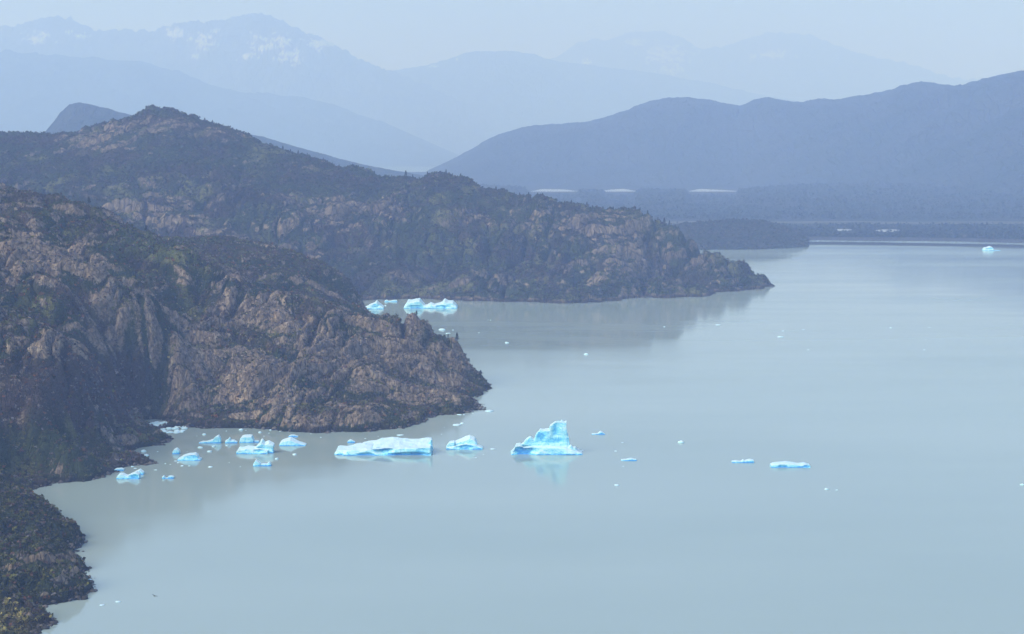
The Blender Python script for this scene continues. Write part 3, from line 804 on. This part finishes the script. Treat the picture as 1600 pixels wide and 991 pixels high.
berg('iceberg', 'long flat-topped iceberg with a blue undercut front, longest of all on the lake', 600, 708, [
    ([(523, 3), (527, 9), (545, 10), (560, 13), (575, 14), (582, 13)], 0, 20, .7),
    ([(560, 10), (580, 15), (592, 18), (612, 20), (633, 19), (640, 17), (655, 17), (664, 18.5), (675, 19.5), (676, 16)], 6, 30, .55),
    ([(536, 5), (548, 9), (585, 9), (610, 12), (676, 13)], -7, 12, .9),
    ([(671, 17), (674, 22), (676, 22)], 0, 8, 1.0)],
    blues=[(598, 8, 20, 8, 4.0), (640, 1.5, 44, 3.6, 2.5), (575, 1.5, 16, 3, 1.5), (662, 7, 9, 6, .7)], seed=1, vox=.42, rough=1.0)
berg('iceberg', 'tallest iceberg, a cyan tower rising at the right end of a sloping base', 855, 708, [
    ([(797, 1), (802, 8), (804, 14), (811, 15), (817, 11), (830, 13), (845, 13), (860, 13), (885, 11), (892, 8), (905, 4), (911, 1)], 0, 20, .8),
    ([(812, 13), (817, 16), (822, 22), (828, 26), (832, 22), (835, 21), (840, 32), (844, 38), (850, 36), (858, 37), (868, 30)], 2, 8, .97),
    ([(857, 20), (860, 44), (867, 50), (873, 51), (886, 50), (887, 22), (886, 12)], 2, 8, .98),
    ([(882, 12), (885, 33), (888, 30), (889.5, 20), (890, 10)], 1, 5, .95),
    ([(866, 44), (869, 51), (872, 49), (878, 53), (883, 50), (886, 52)], 3, 5, .98),
    ([(888, 8), (892, 13), (895, 9), (899, 10), (902, 5)], -2, 7, 1)],
    blues=[(868, 37, 9, 15, 1.0), (846, 27, 10, 12, .8), (820, 5, 20, 9, 4.0), (866, 20, 22, 6, .5)], seed=2, vox=.26, rough=.8)
berg('iceberg', 'small leaning blue iceberg between the long flat iceberg and the tower', 727, 701, [
    ([(697, 4), (702, 11), (710, 12)], 0, 8, .9), ([(697, 3), (712, 6), (727, 9), (742, 8), (755, 3)], -1, 10, .8),
    ([(704, 8), (718, 13), (727, 18), (734, 20), (742, 17), (746, 10)], 3, 9, .75)], blues=[(725, 3, 14, 5, 2.0)], seed=3, rough=.8)
berg('iceberg', 'wide twin-peaked white iceberg under the foot of the long ridge', 672, 481, [
    ([(631, 2), (634, 7), (637, 12), (645, 12), (650, 14), (656, 14.5), (660, 10), (664, 6)], 0, 26, .75),
    ([(660, 5), (668, 6), (674, 8), (680, 6)], -2, 20, .8),
    ([(678, 5), (683, 7), (691, 9), (695, 14), (700, 11), (708, 10.5), (713, 6), (715, 3)], 0, 26, .75),
    ([(631, 2), (650, 4), (690, 4), (714, 2)], -6, 14, .9)], blues=[(690, 2, 12, 3, 2), (650, 2, 16, 3, 2)], seed=4, rough=.9)
berg('iceberg', 'small peaked iceberg half hidden behind the headland crest', 585, 482, [
    ([(570, 2), (577, 6), (583, 8), (589, 12), (593, 8), (600, 3)], 0, 22, .75), ([(570, 2), (585, 5), (600, 2)], -6, 14, .9)], blues=[(586, 4, 9, 4, 1.5)], seed=5)
berg('iceberg', 'lone bright cyan iceberg far off beside the gravel bar', 1544, 391.5, [
    ([(1536, 2), (1538, 5), (1542, 5), (1547, 7), (1550, 6), (1552, 2)], 0, 20, .7), ([(1552, 1), (1557, .6), (1562, .4)], 0, 14, .9)], blues=[(1544, 3, 7, 3, 2)], seed=6)
berg('iceberg', 'flat long floe out on the open water, larger of the pair', 1234, 729.5, [
    ([(1203, 4), (1207, 6), (1215, 7), (1228, 8), (1236, 7), (1248, 5), (1258, 6), (1266, 4)], 0, 9, .7)], blues=[(1222, 1.5, 9, 3, 1), (1260, 2, 6, 2.5, .8)], seed=7)
berg('iceberg', 'flat small floe out on the open water, lesser of the pair', 1161, 722.5, [
    ([(1143, 2), (1150, 3), (1158, 2)], 0, 6, .8), ([(1158, 2), (1161, 5), (1163, 3), (1172, 5), (1178, 4)], 0, 6, .8)], seed=8)
berg('ice_floe', 'thin white floe floating right of and below the tower iceberg', 982, 719.5, [([(970, 1.5), (978, 2), (986, 3.5), (995, 2)], 0, 6, .8)], seed=9, cat='ice floe')
berg('ice_floe', 'thin floe with one little peak, floating behind the tower iceberg', 935, 678.5, [([(924, 1), (934, 1.2), (938, 5), (941, 4), (946, 1)], 0, 6, .8)], seed=10, cat='ice floe')
# drifting cluster off the headland
berg('iceberg', 'little iceberg with a rounded horn at its right end, off the headland', 329, 692, [
    ([(311, 1.5), (318, 2.5), (328, 4), (336, 7)], 0, 7, .8), ([(334, 6), (338, 11), (342, 13), (345, 9), (346, 3)], 0, 7, .9)], seed=11)
berg('iceberg', 'tiny two-lobed iceberg between the horned one and the white block', 361, 692, [
    ([(352, 3), (356, 6), (359, 9), (361, 5)], 0, 6, .85), ([(360, 4), (366, 4.5), (371, 2)], 0, 6, .8)], seed=12)
berg('iceberg', 'rounded white block of ice behind the jagged iceberg', 390, 691, [
    ([(375, 6), (378, 10), (384, 11.5), (394, 11), (397, 5)], 0, 9, .8), ([(395, 3), (400, 3), (405, 2)], 0, 6, .8)], seed=13, rough=.7)
berg('iceberg', 'jagged pale iceberg in the middle of the drifting cluster', 399, 708, [
    ([(370, 4), (373, 8), (386, 10), (398, 10), (410, 9), (420, 6)], 0, 11, .7), ([(398, 9), (404, 15), (409, 21), (413, 16), (420, 18), (428, 14), (427, 6)], 3, 9, .8)],
    blues=[(406, 6, 9, 5, 1.5)], seed=14)
berg('iceberg', 'smooth white wedge of ice tapering right, near the headland shore', 457, 695.5, [
    ([(437, 5), (441, 8), (450, 11), (454, 12), (459, 9), (468, 5), (479, 1.5)], 0, 11, .7)], seed=15, rough=.5)
berg('iceberg', 'smooth blue lens-shaped iceberg off the dark boulders', 296, 718.5, [
    ([(278, 2), (286, 7), (296, 10), (306, 11), (310, 8), (311, 4), (315, 2)], 0, 10, .8)], blues=[(298, 5, 16, 6, .8)], seed=16, rough=.45)
berg('iceberg', 'small round lump of ice above the lens-shaped iceberg', 275.5, 709, [([(270, 4), (273, 8), (277, 9), (281, 5)], 0, 6, .9)], seed=17)
berg('iceberg', 'small iceberg with a point at left and a knob at right', 410, 728, [
    ([(396, 4), (400, 10), (404, 7), (407, 4)], 0, 6, .9), ([(405, 2.5), (415, 3.5), (420, 3)], 0, 5, .9), ([(418, 4), (421, 6.5), (424, 3)], 0, 5, .9)], seed=18)
berg('iceberg', 'saddle-shaped cyan iceberg beside the dark shore boulders', 201, 747.5, [
    ([(183, 4), (187, 8), (192, 8), (199, 5)], 0, 8, .85), ([(197, 4), (206, 8), (213, 11), (219, 8), (219, 3)], 0, 8, .85)], blues=[(210, 3, 8, 5, 1)], seed=19)
berg('iceberg', 'pale lump of ice behind the saddle-shaped iceberg', 217, 741, [([(208, 2), (212, 5), (219, 8), (225, 4)], 0, 7, .85)], seed=20)
berg('iceberg', 'low cracked floe tight against the dark shore boulders', 187, 735, [([(179, 2), (184, 3.5), (190, 3.5), (194, 2)], 0, 6, .85)], seed=21)
berg('iceberg', 'blue sliver of ice behind the smooth white wedge', 458.5, 682.5, [([(451, 1.5), (455, 3.2), (460, 3), (466, 1)], 0, 6, .85)], blues=[(458, 1, 8, 3, .3)], seed=22)
berg('ice_floe', 'stubby pair of joined lumps, lowest of the drifting cluster', 263, 747.5, [
    ([(254, 3), (256, 5), (258, 2)], 0, 5, .9), ([(257, 1), (264, 1.2), (266, 1)], 0, 4, .9), ([(263, 3.5), (268, 4.5), (272, 3)], 0, 5, .9)], seed=23, cat='ice floe')
berg('ice_floe', 'lump of ice close behind the left end of the long flat iceberg', 548, 691.5, [([(543, 2), (547, 5), (551, 3.5), (555, 1.5)], 0, 5, .9)], seed=24, cat='ice floe')
berg('ice_floe', 'pale pair of low floes between two icebergs in the far bay', 611, 471.5, [
    ([(601, 1.5), (604, 3), (608, 1)], 0, 12, .9), ([(607, 1), (614, 2.2), (620, 2.6), (621, 1)], 0, 12, .9)], seed=25, cat='ice floe')
berg('ice_floe', 'half-sunk pale floe tucked behind the nearest dark point', 136, 906.5, [([(124, 1.5), (132, 3), (138, 3), (143, 1)], 0, 3, .9)], seed=26, cat='ice floe', blues=[(136, 1, 9, 3, 0)])


# small drifting pieces, every one an object
def chunk_mesh(seed, flat):
    import bmesh
    bm = bmesh.new(); bmesh.ops.create_icosphere(bm, subdivisions=2, radius=1)
    for v in bm.verts:
        p = np.array(v.co)
        k = 1 + .35 * float(noise3(np.array([p[0] * 1.1]), np.array([p[1] * 1.1]), np.array([p[2] * 1.1]), seed)[0]) + .2 * float(noise3(np.array([p[0] * 2.7]), np.array([p[1] * 2.7]), np.array([p[2] * 2.7]), seed + 5)[0])
        v.co = v.co * k
        v.co.z *= flat
    me = bpy.data.meshes.new('ice_piece'); bm.to_mesh(me); bm.free()
    me.materials.append(M_brash)
    me.polygons.foreach_set('use_smooth', np.ones(len(me.polygons), bool))
    return me


chunks = [chunk_mesh(700 + 11 * i, (.28, .4, .55, .7)[i % 4]) for i in range(12)]
rc = np.random.default_rng(21)


def piece(px, py, w, label, group, name='ice_piece', cat='ice piece', squash=1.0):
    c = W(px, py); r = max(w, 1.0) * c[1] / F / 2
    o = bpy.data.objects.new(name, chunks[rc.integers(0, 12)]); COL.objects.link(o)
    o.location = (c[0], c[1], 0.02 * r)
    o.scale = (r, r * (.7 + .6 * rc.random()), r * squash * (.75 + .4 * rc.random()))
    o.rotation_euler = (0, 0, (rc.random() - .5) * .7)
    tag(o, label, cat, group)
    return o


def pieces(lst, s, ox, oy, label, group, **kw):
    for x, y, w in lst: piece(ox + x / s, oy + y / s, w / s, label, group, **kw)


L1 = ('small scrap of white ice drifting in the cluster below the headland', 'ice scraps in the cluster below the headland')
pieces([(727, 180, 28), (700, 272, 40), (795, 266, 27), (765, 301, 36), (620, 404, 16), (570, 403, 22), (525, 368, 26), (540, 381, 16), (450, 388, 12), (485, 393, 11), (770, 411, 36), (380, 432, 26), (295, 300, 40), (310, 331, 44),
        (395, 302, 12), (215, 305, 10), (268, 330, 15), (990, 147, 32), (1025, 150, 11), (1125, 165, 26), (885, 155, 10), (1200, 148, 15), (1270, 155, 15), (1155, 191, 12), (1190, 170, 10), (605, 302, 9), (697, 347, 24),
        (890, 259, 27), (1245, 354, 26), (1372, 322, 30), (985, 410, 10), (905, 380, 12), (675, 190, 10), (1490, 175, 9), (1560, 200, 9), (215, 408, 25), (235, 421, 25)], 4.571, 160, 640, *L1)
L2 = ('thin white ice scrap beside the tip of the headland', 'ice scraps at the headland tip')
pieces([(1020, 46, 40), (1170, 23, 36), (1245, 46, 50), (1285, 47, 20), (1365, 34, 20), (1225, 139, 80), (1270, 125, 40), (1510, 15, 90), (1085, 222, 12), (1110, 160, 10)], 5.714, 500, 640, *L2, squash=.6)
L3 = ('small ice scrap floating close around the long flat iceberg', 'ice scraps around the long flat iceberg')
pieces([(715, 229, 66), (435, 403, 36), (520, 242, 10), (405, 259, 18)], 5.714, 500, 640, *L3, squash=.6)
L4 = ('small ice scrap floating near the tower iceberg', 'ice scraps near the tower iceberg')
pieces([(1545, 353, 50), (1390, 431, 22), (1460, 400, 12)], 5.714, 500, 640, *L4)
pieces([(1350, 347, 26), (1280, 434, 26), (1360, 592, 15), (1290, 789, 52), (845, 395, 30), (890, 415, 40), (930, 428, 36)], 6.667, 770, 640, *L4, squash=.7)
L5 = ('small white ice scrap in the bay under the long ridge', 'ice scraps in the far bay')
pieces([(55, 128, 58), (335, 179, 22), (900, 420, 66), (960, 456, 52), (675, 403, 26), (785, 409, 42), (1010, 422, 15), (1270, 450, 15), (1360, 321, 11), (1385, 323, 12), (1550, 551, 42)], 6.4, 550, 450, *L5)
L6 = ('lone ice scrap on the wide open lake', 'ice scraps scattered on the open lake')
pieces([(180, 117, 56), (1395, 506, 34), (1480, 511, 22)], 5.333, 1030, 670, *L6)
pieces([(125, 70, 30), (520, 107, 16), (505, 143, 34), (645, 98, 15), (907, 92, 7), (1115, 85, 7), (1150, 88, 7), (1178, 88, 14), (1413, 85, 13), (1390, 158, 7), (1382, 222, 12), (675, 222, 12)], 3.902, 1090, 490, *L6, squash=.6)
pieces([(1597, 758, 7), (916, 554, 7), (1038, 511, 3)], 1, 0, 0, *L6)
L7 = ('thin white ice scrap off the nearest dark point', 'ice scraps off the nearest point')
pieces([(475, 524, 70), (675, 484, 70), (75, 172, 30)], 8, 100, 880, *L7, squash=.5)
# brash packed into the cove
q = 0
while q < 110:
    a, bq = rc.random(), rc.random()
    px = 236 + 67 * a; lo = np.interp(px, [229, 240, 262, 285, 290, 301], [661, 666, 678, 676, 668, 666]); hi = np.interp(px, [229, 245, 262, 285, 301], [658, 659, 661, 663.5, 663.5])
    piece(px, hi + (lo - hi) * bq, 4.5 + 7 * rc.random() ** 1.4, 'white ice block jammed with others into the cove by the pebble beach', 'ice packed into the cove', name='ice_block', cat='ice block', squash=.8)
    q += 1


# ------------------------------------------------------------------ trees standing out on the crests
def skyline(hf, px, D0, D1, n=500):
    D = np.linspace(D0, D1, n)
    t = (px - 800) / F
    x = t * D / CP * 1.0
    z = hf(x, D)
    for _ in range(3):
        pxx, _py = proj(x, D, z); x = x + (px - pxx) * D / F
        z = hf(x, D)
    k = np.argmax((z - H) / D)
    return np.array((x[k], D[k], z[k]))


tree_cols = np.array([(.022, .030, .018), (.030, .034, .022)], np.float32)


def tree_meshes(seed, h, wd):
    r = np.random.default_rng(seed)
    # trunk: tapered, with a few limbs
    n = 7; co = []; fc = []
    def tube(p0, p1, r0, r1):
        i = len(co); ax = np.array(p1, float) - p0; ax /= np.linalg.norm(ax)
        u = np.cross(ax, (0.3, .9, .1)); u /= np.linalg.norm(u); v = np.cross(ax, u)
        for q, rr in ((np.array(p0, float), r0), (np.array(p1, float), r1)):
            for k in range(n):
                a = 2 * math.pi * k / n; co.append(q + rr * (math.cos(a) * u + math.sin(a) * v))
        for k in range(n): fc.append((i + k, i + (k + 1) % n, i + n + (k + 1) % n, i + n + k))
    tube((0, 0, -.6), (.1, .05, h * .5), .03 * h, .02 * h); tube((.1, .05, h * .5), (0, 0, h * .95), .02 * h, .006 * h)
    for k in range(6):
        a = r.random() * 6.28; z0 = h * (.25 + .1 * k)
        tube((.05, 0, z0), (math.cos(a) * wd * .35, math.sin(a) * wd * .35, z0 + h * .1), .01 * h, .004 * h)
    K = 170
    zf = r.random(K) ** .9
    zc = h * (.18 + .82 * zf); rad = wd * .5 * np.clip((1.05 - zf) ** .75, .06, 1) * (.75 + .5 * r.random(K))
    a = r.random(K) * 6.28; rr = rad * r.random(K) ** .5
    ctr = np.stack([rr * np.cos(a), rr * np.sin(a), zc], 1)
    u = r.normal(size=(K, 3)); u /= np.linalg.norm(u, axis=1, keepdims=True)
    v = np.cross(u, r.normal(size=(K, 3))); v /= np.linalg.norm(v, axis=1, keepdims=True)
    qz = (h * .045 + h * .05 * r.random((K, 1)))
    quad = np.stack([ctr + qz * u, ctr + qz * v * .7, ctr - qz * u, ctr - qz * v * .7], 1).reshape(-1, 3)
    tint = np.repeat(tree_cols[r.integers(0, 2, K)], 4, 0)
    return np.array(co), np.array(fc), quad, np.arange(K * 4).reshape(-1, 4), tint


def make_tree(loc, h, wd, label, group, seed):
    e = bpy.data.objects.new('tree', None); COL.objects.link(e); e.location = loc
    tag(e, label, 'tree', group)
    tc, tf, lc, lf, tint = tree_meshes(seed, h, wd)
    mesh_np('trunk', tc, tf, M_bark, parent=e)
    mesh_np('crown', lc, lf, M_shrub, smooth=False, parent=e, attrs={'tint': tint})
    return e


def copy_tree(src, loc, s, label, group):
    c = src.copy(); COL.objects.link(c); c.location = loc; c.scale = (s, s, s); c.rotation_euler = (0, 0, rc.random() * 6.28)
    tag(c, label, 'tree', group)
    for ch in list(src.children):
        d = ch.copy(); COL.objects.link(d); d.parent = c
    return c


def down(p): return (p[0], p[1], p[2] - .3)


t0 = make_tree(down(skyline(near_h, 139, 2080, 2200)), 8.5, 4.6, 'lone dark tree on the shoulder of the near hill', None, 801)
t1 = make_tree(down(skyline(near_h, 714, 1850, 2060)), 8.5, 4.2, 'pointed dark tree on the skyline notch of the headland', None, 802)
copy_tree(t1, down(skyline(near_h, 751, 1850, 2060)), .55, 'small dark tree lowest on the skyline of the headland tip', None)
copy_tree(t0, down(skyline(near_h, 228, 2080, 2200)), .8, 'squat dark tree on the near hill below the lone tree', None)
for i, (px, s) in enumerate([(626, .5), (651, .6), (700, .5), (733, .5)]):
    copy_tree(t1, down(skyline(near_h, px, 1850, 2080)), s, 'small bushy tree on the crest of the rocky headland', 'small trees on the headland crest')
copy_tree(t1, down(skyline(pen_h, 634, 3450, 4000)), 1.35, 'tallest dark tree on the long ridge, left of its rocky knob', None)
copy_tree(t1, down(skyline(pen_h, 697, 3450, 4000)), 1.0, 'dark tree on top of the small rocky knob of the long ridge', None)
for px, s in [(320, 1.0), (332, .7), (442, .9), (454, .8), (466, .85), (480, .6), (505, .6), (530, .7), (560, .6), (585, .7), (612, .7), (645, .8), (655, .7), (668, .6), (720, .7), (745, .6), (775, .8), (792, .7), (812, .8), (826, .9), (848, .7), (870, .7),
              (893, .8), (917, 1.0), (926, .9), (942, .7), (958, .8), (975, .7), (1000, .7), (1012, .8), (1028, .8), (1038, 1.0), (1046, .8), (1060, .6)]:
    copy_tree(t0 if rc.random() < .5 else t1, down(skyline(pen_h, px, 3350, 4100)), s * (.85 + .3 * rc.random()), 'tiny dark tree along the skyline of the long ridge across the bay', 'trees along the skyline of the long ridge')

# bird gliding low over the water by the nearest point
import bmesh
bp_ = P(242, 931.5, 420)
bm = bmesh.new()
def bird():
    # body as a spindle, two raised wings with a bent wrist, a fanned tail; one continuous mesh
    prof = [(-.34, .01, 0), (-.24, .05, .0), (-.05, .085, .0), (.12, .075, .01), (.22, .04, .02), (.29, .035, .03), (.34, .008, .02)]
    rings = []
    for x, rr, z in prof:
        rings.append([bm.verts.new((x, rr * math.cos(a), z + rr * math.sin(a))) for a in [2 * math.pi * k / 8 for k in range(8)]])
    for p, q in zip(rings[:-1], rings[1:]):
        for k in range(8): bm.faces.new((p[k], p[(k + 1) % 8], q[(k + 1) % 8], q[k]))
    bm.faces.new(rings[0][::-1]); bm.faces.new(rings[-1])
    for s in (1, -1):
        top = [(.16, .05, .05), (.20, .42, .16), (.12, .72, .20), (-.02, .95, .19), (-.10, .70, .17), (-.10, .40, .13), (-.12, .05, .05)]
        up = [bm.verts.new((x, s * y, z + .012)) for x, y, z in top]; dn = [bm.verts.new((x, s * y, z - .012)) for x, y, z in top]
        bm.faces.new(up); bm.faces.new(dn[::-1])
        for k in range(len(top)): bm.faces.new((up[k], dn[k], dn[(k + 1) % 7], up[(k + 1) % 7]))
    tl = [(-.28, .04, .0), (-.52, .13, .0), (-.56, 0, .0), (-.52, -.13, .0), (-.28, -.04, 0)]
    up = [bm.verts.new((x, y, z + .012)) for x, y, z in tl]; dn = [bm.verts.new((x, y, z - .012)) for x, y, z in tl]
    bm.faces.new(up); bm.faces.new(dn[::-1])
    for k in range(5): bm.faces.new((up[k], dn[k], dn[(k + 1) % 5], up[(k + 1) % 5]))
bird()
bmesh.ops.recalc_face_normals(bm, faces=bm.faces)
me = bpy.data.meshes.new('bird'); bm.to_mesh(me); bm.free(); me.materials.append(plain_mat('dark_feathers', (.02, .02, .022), (.05, .048, .05), 6))
o = bpy.data.objects.new('bird', me); COL.objects.link(o); o.location = bp_; o.rotation_euler = (R(12), 0, R(70)); o.scale = (.8, .8, .8)
tag(o, 'tiny dark bird gliding over the water off the nearest point', 'bird')

# ------------------------------------------------------------------ air
HAZE = dict(density=1.12e-4, color=(.43, .58, 1.0))
x0, x1, y0, y1, z0, z1 = -26000, 26000, -6000, 72000, -41, 3400
co = [(x, y, z) for z in (z0, z1) for y in (y0, y1) for x in (x0, x1)]
fc = [(0, 2, 3, 1), (4, 5, 7, 6), (0, 1, 5, 4), (2, 6, 7, 3), (0, 4, 6, 2), (1, 3, 7, 5)]
m = bpy.data.materials.new('pale_haze'); m.use_nodes = True; nt = m.node_tree
nt.nodes.remove(nt.nodes['Principled BSDF'])
pv = node(nt, 'ShaderNodeVolumePrincipled')
pv.inputs['Color'].default_value = (*HAZE['color'], 1); pv.inputs['Density'].default_value = HAZE['density']
pv.inputs['Absorption Color'].default_value = (.81, .83, 1, 1); pv.inputs['Anisotropy'].default_value = .0
nt.links.new(pv.outputs[0], nt.nodes['Material Output'].inputs['Volume'])
o = mesh_np('haze', np.array(co), np.array(fc), m, smooth=False)
tag(o, 'pale blue misty air over the lake', 'haze', kind='stuff')

# ------------------------------------------------------------------ light, sky, camera
SUN_EL, SUN_AZ = 42, -128             # degrees; azimuth measured from +Y towards +X: behind and to the left
w = bpy.data.worlds.new('World'); scene.world = w; w.use_nodes = True; nt = w.node_tree
sky = node(nt, 'ShaderNodeTexSky'); sky.sky_type = 'NISHITA'; sky.sun_disc = False
sky.sun_elevation = R(SUN_EL); sky.sun_rotation = R(SUN_AZ); sky.air_density = .75; sky.dust_density = .3; sky.ozone_density = 6.0
nt.links.new(sky.outputs[0], nt.nodes['Background'].inputs[0]); nt.nodes['Background'].inputs[1].default_value = .11
sd_ = bpy.data.lights.new('sun', 'SUN'); sd_.energy = 3.7; sd_.angle = R(50); sd_.color = (.90, .95, 1.0)
so = bpy.data.objects.new('sun', sd_); COL.objects.link(so)
from mathutils import Vector
dv = Vector((math.sin(R(SUN_AZ)) * math.cos(R(SUN_EL)), math.cos(R(SUN_AZ)) * math.cos(R(SUN_EL)), math.sin(R(SUN_EL))))
so.rotation_euler = dv.to_track_quat('Z', 'Y').to_euler(); so.location = (0, 0, 900)

cam = bpy.data.cameras.new('camera'); cam.sensor_width = 36; cam.lens = 36 * F / 1600; cam.clip_start = 1; cam.clip_end = 80000
co_ = bpy.data.objects.new('camera', cam); COL.objects.link(co_); co_.location = (0, 0, H); co_.rotation_euler = (math.pi / 2 - PITCH, 0, 0)
scene.camera = co_

scene.view_settings.view_transform = 'Standard'; scene.view_settings.look = 'None'
scene.view_settings.exposure = 0.52; scene.view_settings.gamma = 1; scene.view_settings.use_curve_mapping = False
c = scene.cycles
c.max_bounces = 6; c.diffuse_bounces = 2; c.glossy_bounces = 2; c.transmission_bounces = 2; c.volume_bounces = 4; c.transparent_max_bounces = 4
c.use_denoising = True
try:
    c.denoiser = 'OPENIMAGEDENOISE'; c.denoising_input_passes = 'RGB_ALBEDO_NORMAL'; c.denoising_prefilter = 'ACCURATE'
except Exception: pass
c.sample_clamp_indirect = 10
c.use_adaptive_sampling = False
